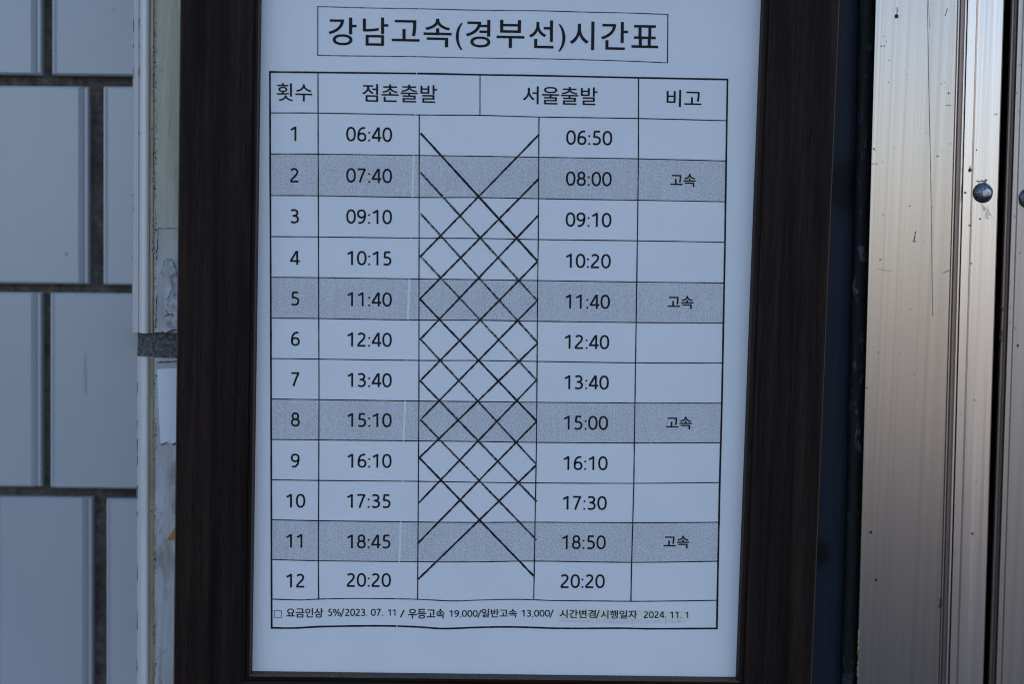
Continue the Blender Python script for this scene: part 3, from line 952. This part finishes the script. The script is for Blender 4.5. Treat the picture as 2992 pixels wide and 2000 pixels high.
def rivet(cu, cv, r_px, y, parent):
    c0 = at(cu, cv, y); rr = (at(cu + r_px, cv, y) - c0).length
    mb = MB(); n, k = 32, 8
    vsx = [Vector((c0.x, y - rr * .62, c0.z))]
    for i in range(1, k + 1):
        t = i / k
        q = rr * math.sin(t * math.pi / 2) ** .9
        d = -rr * .62 * math.cos(t * math.pi / 2) if i < k else .0004
        for j in range(n):
            a = j / n * 2 * math.pi
            wob = 1 + .025 * math.sin(3 * a + 1) + .012 * math.sin(7 * a)
            vsx.append(Vector((c0.x + q * wob * math.cos(a), y + d, c0.z + q * wob * math.sin(a))))
    fs = [(0, 1 + j, 1 + (j + 1) % n) for j in range(n)]
    for i in range(k - 1):
        for j in range(n):
            fs.append((1 + i*n + j, 1 + (i+1)*n + j, 1 + (i+1)*n + (j+1) % n, 1 + i*n + (j+1) % n))
    mb.add(vsx, fs)
    rv = mb.build('rivet', rivet_m, parent, smooth=True)
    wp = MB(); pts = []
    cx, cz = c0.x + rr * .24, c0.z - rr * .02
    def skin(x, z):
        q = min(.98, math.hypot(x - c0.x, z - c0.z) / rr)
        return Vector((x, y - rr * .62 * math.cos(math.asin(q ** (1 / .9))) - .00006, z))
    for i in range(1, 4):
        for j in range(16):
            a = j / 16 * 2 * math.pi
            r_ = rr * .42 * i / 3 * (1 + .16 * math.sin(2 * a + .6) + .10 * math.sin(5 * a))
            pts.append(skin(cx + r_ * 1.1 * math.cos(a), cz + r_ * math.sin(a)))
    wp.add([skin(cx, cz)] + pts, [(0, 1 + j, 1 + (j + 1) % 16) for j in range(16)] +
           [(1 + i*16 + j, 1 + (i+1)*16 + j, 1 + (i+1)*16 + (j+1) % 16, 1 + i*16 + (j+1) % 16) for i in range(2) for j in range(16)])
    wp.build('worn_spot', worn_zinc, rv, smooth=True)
    return rv
rivet(2871.5, 563, 28.5, SY - .0008, doorf)
rivet(3004, 580, 28.5, LY - .002, leaf)

# dirt, scratches and stains on the aluminium
dm = MB()
random.seed(14)
def blob(u, v, a, b, y, mi=0):
    n = 11
    pts = [(u + a * math.cos(k / n * 6.283) * random.uniform(.75, 1.2), v + b * math.sin(k / n * 6.283) * random.uniform(.75, 1.2)) for k in range(n)]
    dm.add([at(x, y_, y) for x, y_ in pts], [tuple(range(n))[::-1]], mi)
FY = AY - .00025
blob(2620, 47, 6.5, 6.5, FY); ribbon(dm, [(2621, 20), (2622, 30), (2620.5, 44)], 2.0, FY - .00001, 0, .5)
ribbon(dm, [(2675, 677), (2673.5, 690), (2671, 702)], 4, FY, 0, 1.2); blob(2671.5, 705, 5, 3.5, FY - .00001, 1)
SYF = SY - .0010
blob(2835, 497, 4, 6, SYF); ribbon(dm, [(2836, 484), (2835, 494)], 1.3, SYF - .00001)
for u, v, s in ((2575, 134, 2), (2584, 134, 2), (2772, 272, 2.6), (2581, 628, 1.6), (2572, 759, 2.2), (2658, 603, 1.8), (2545, 1557, 4.2), (2560, 1697, 4.2),
                (2590, 120, 1.3), (2583, 105, 1.4), (2598, 176, 1.3), (2596, 240, 1.3), (2751, 245, 1.4), (2778, 420, 1.6), (2650, 218, 1.3), (2533, 1134, 2.2), (2566, 1030, 1.6), (2773, 930, 2)):
    blob(u, v, s, s, FY)
for u, v, s in ((2842, 1561, 3), (2854, 438, 1.8), (2864, 640, 2.4), (2822, 563, 2.2), (2834, 659, 2), (2912, 333, 1.8), (2848, 1170, 1.4), (2838, 770, 1.8)):
    blob(u, v, s, s * 1.3, SYF)
for _ in range(22):
    u0 = random.uniform(2565, 2790); v = random.uniform(0, 1990)
    blob(u0 - 54 * v / 2000, v, random.uniform(.6, 1.5), random.uniform(.6, 2.2), FY, random.choice((0, 1)))
for (a, b, w) in (((2548, 479), (2565, 479), 2.2), ((2552, 432), (2558, 439), 3), ((2755, 798), (2775, 791), 2.6), ((2763, 45), (2769, 24), 2.2), ((2764, 307), (2786, 307), 1.5), ((2738, 454), (2744, 458), 3), ((2562, 786), (2605, 793), 1.0)):
    ribbon(dm, wiggle(a, b, 5, 1), w, FY - .00001, 1, .6)
ribbon(dm, smooth([(2709, -20), (2711, 60), (2713, 172), (2716, 330), (2719.5, 485), (2722, 640), (2724, 797), (2725, 860), (2726, 925)], 5), 1.6, FY - .00002, 1, .3)
ribbon(dm, [(2713.5, 0), (2716, 80)], .9, FY - .00002, 1)
for _ in range(13):                               # scrape marks below the rivet
    u, v = 2884 + random.gauss(0, 6), 603 + abs(random.gauss(0, 14))
    ribbon(dm, [(u, v), (u + random.uniform(-1.5, 1.5), v + random.uniform(3, 14))], random.uniform(.6, 1.3), SYF - .00001, 1, .3)
ribbon(dm, [(2866, 596), (2884, 612), (2905, 640)], .8, SYF, 1)
for _ in range(10):
    blob(2868 + random.uniform(-12, 14), 531 + random.uniform(-4, 3), 3, 2, SYF, 1)
blob(2882, 526, 3, 2.2, SYF)
dm.add([at(2871.5 + 29.6 * math.cos(k * .1963), 564 + 29.6 * math.sin(k * .1963), SYF + .00012) for k in range(32)], [tuple(range(32))[::-1]], 0)
blob(2690, 1496, 3.5, 5.5, FY, 2); blob(2533, 1510, 2.6, 11, FY, 2)
for _ in range(16):
    v = random.uniform(1840, 1995); blob(2556.5 - 54 * v / 2000 + 2.5, v, 2, random.uniform(2, 9), FY, 2)
ribbon(dm, [(2750, 1752), (2752, 1765), (2748, 1780)], 5, AY - .0009, 0, 1.5)
dm.build('dirt_mark', [grime, scratch_m, rust], doorf)
random.seed(31)
for grp in (((2926, 900, 5), (2929, 906, 4)), ((2925, 968, 5), (2924, 976, 7), (2922, 986, 5), (2925, 995, 5)), ((2968, 960, 3),), ((2975, 1010, 4),)):
    dm = MB()
    for u, v, s in grp: blob(u, v, s * .6, s * 1.2, LY - .0024, 0 if s > 3 else 1)
    dm.build('dirt_mark', [grime, scratch_m], leaf)
dm = MB()
for _ in range(40):
    v = random.uniform(0, 1990); blob(2979 - 66 * v / 2000 + random.expovariate(.12), v, random.uniform(.5, 1.4), random.uniform(.8, 3), LY - .0024, random.choice((0, 1)))
dm.build('speckling', [grime, scratch_m], leaf)

for o in bpy.data.objects:
    if '_o' in o: del o['_o']
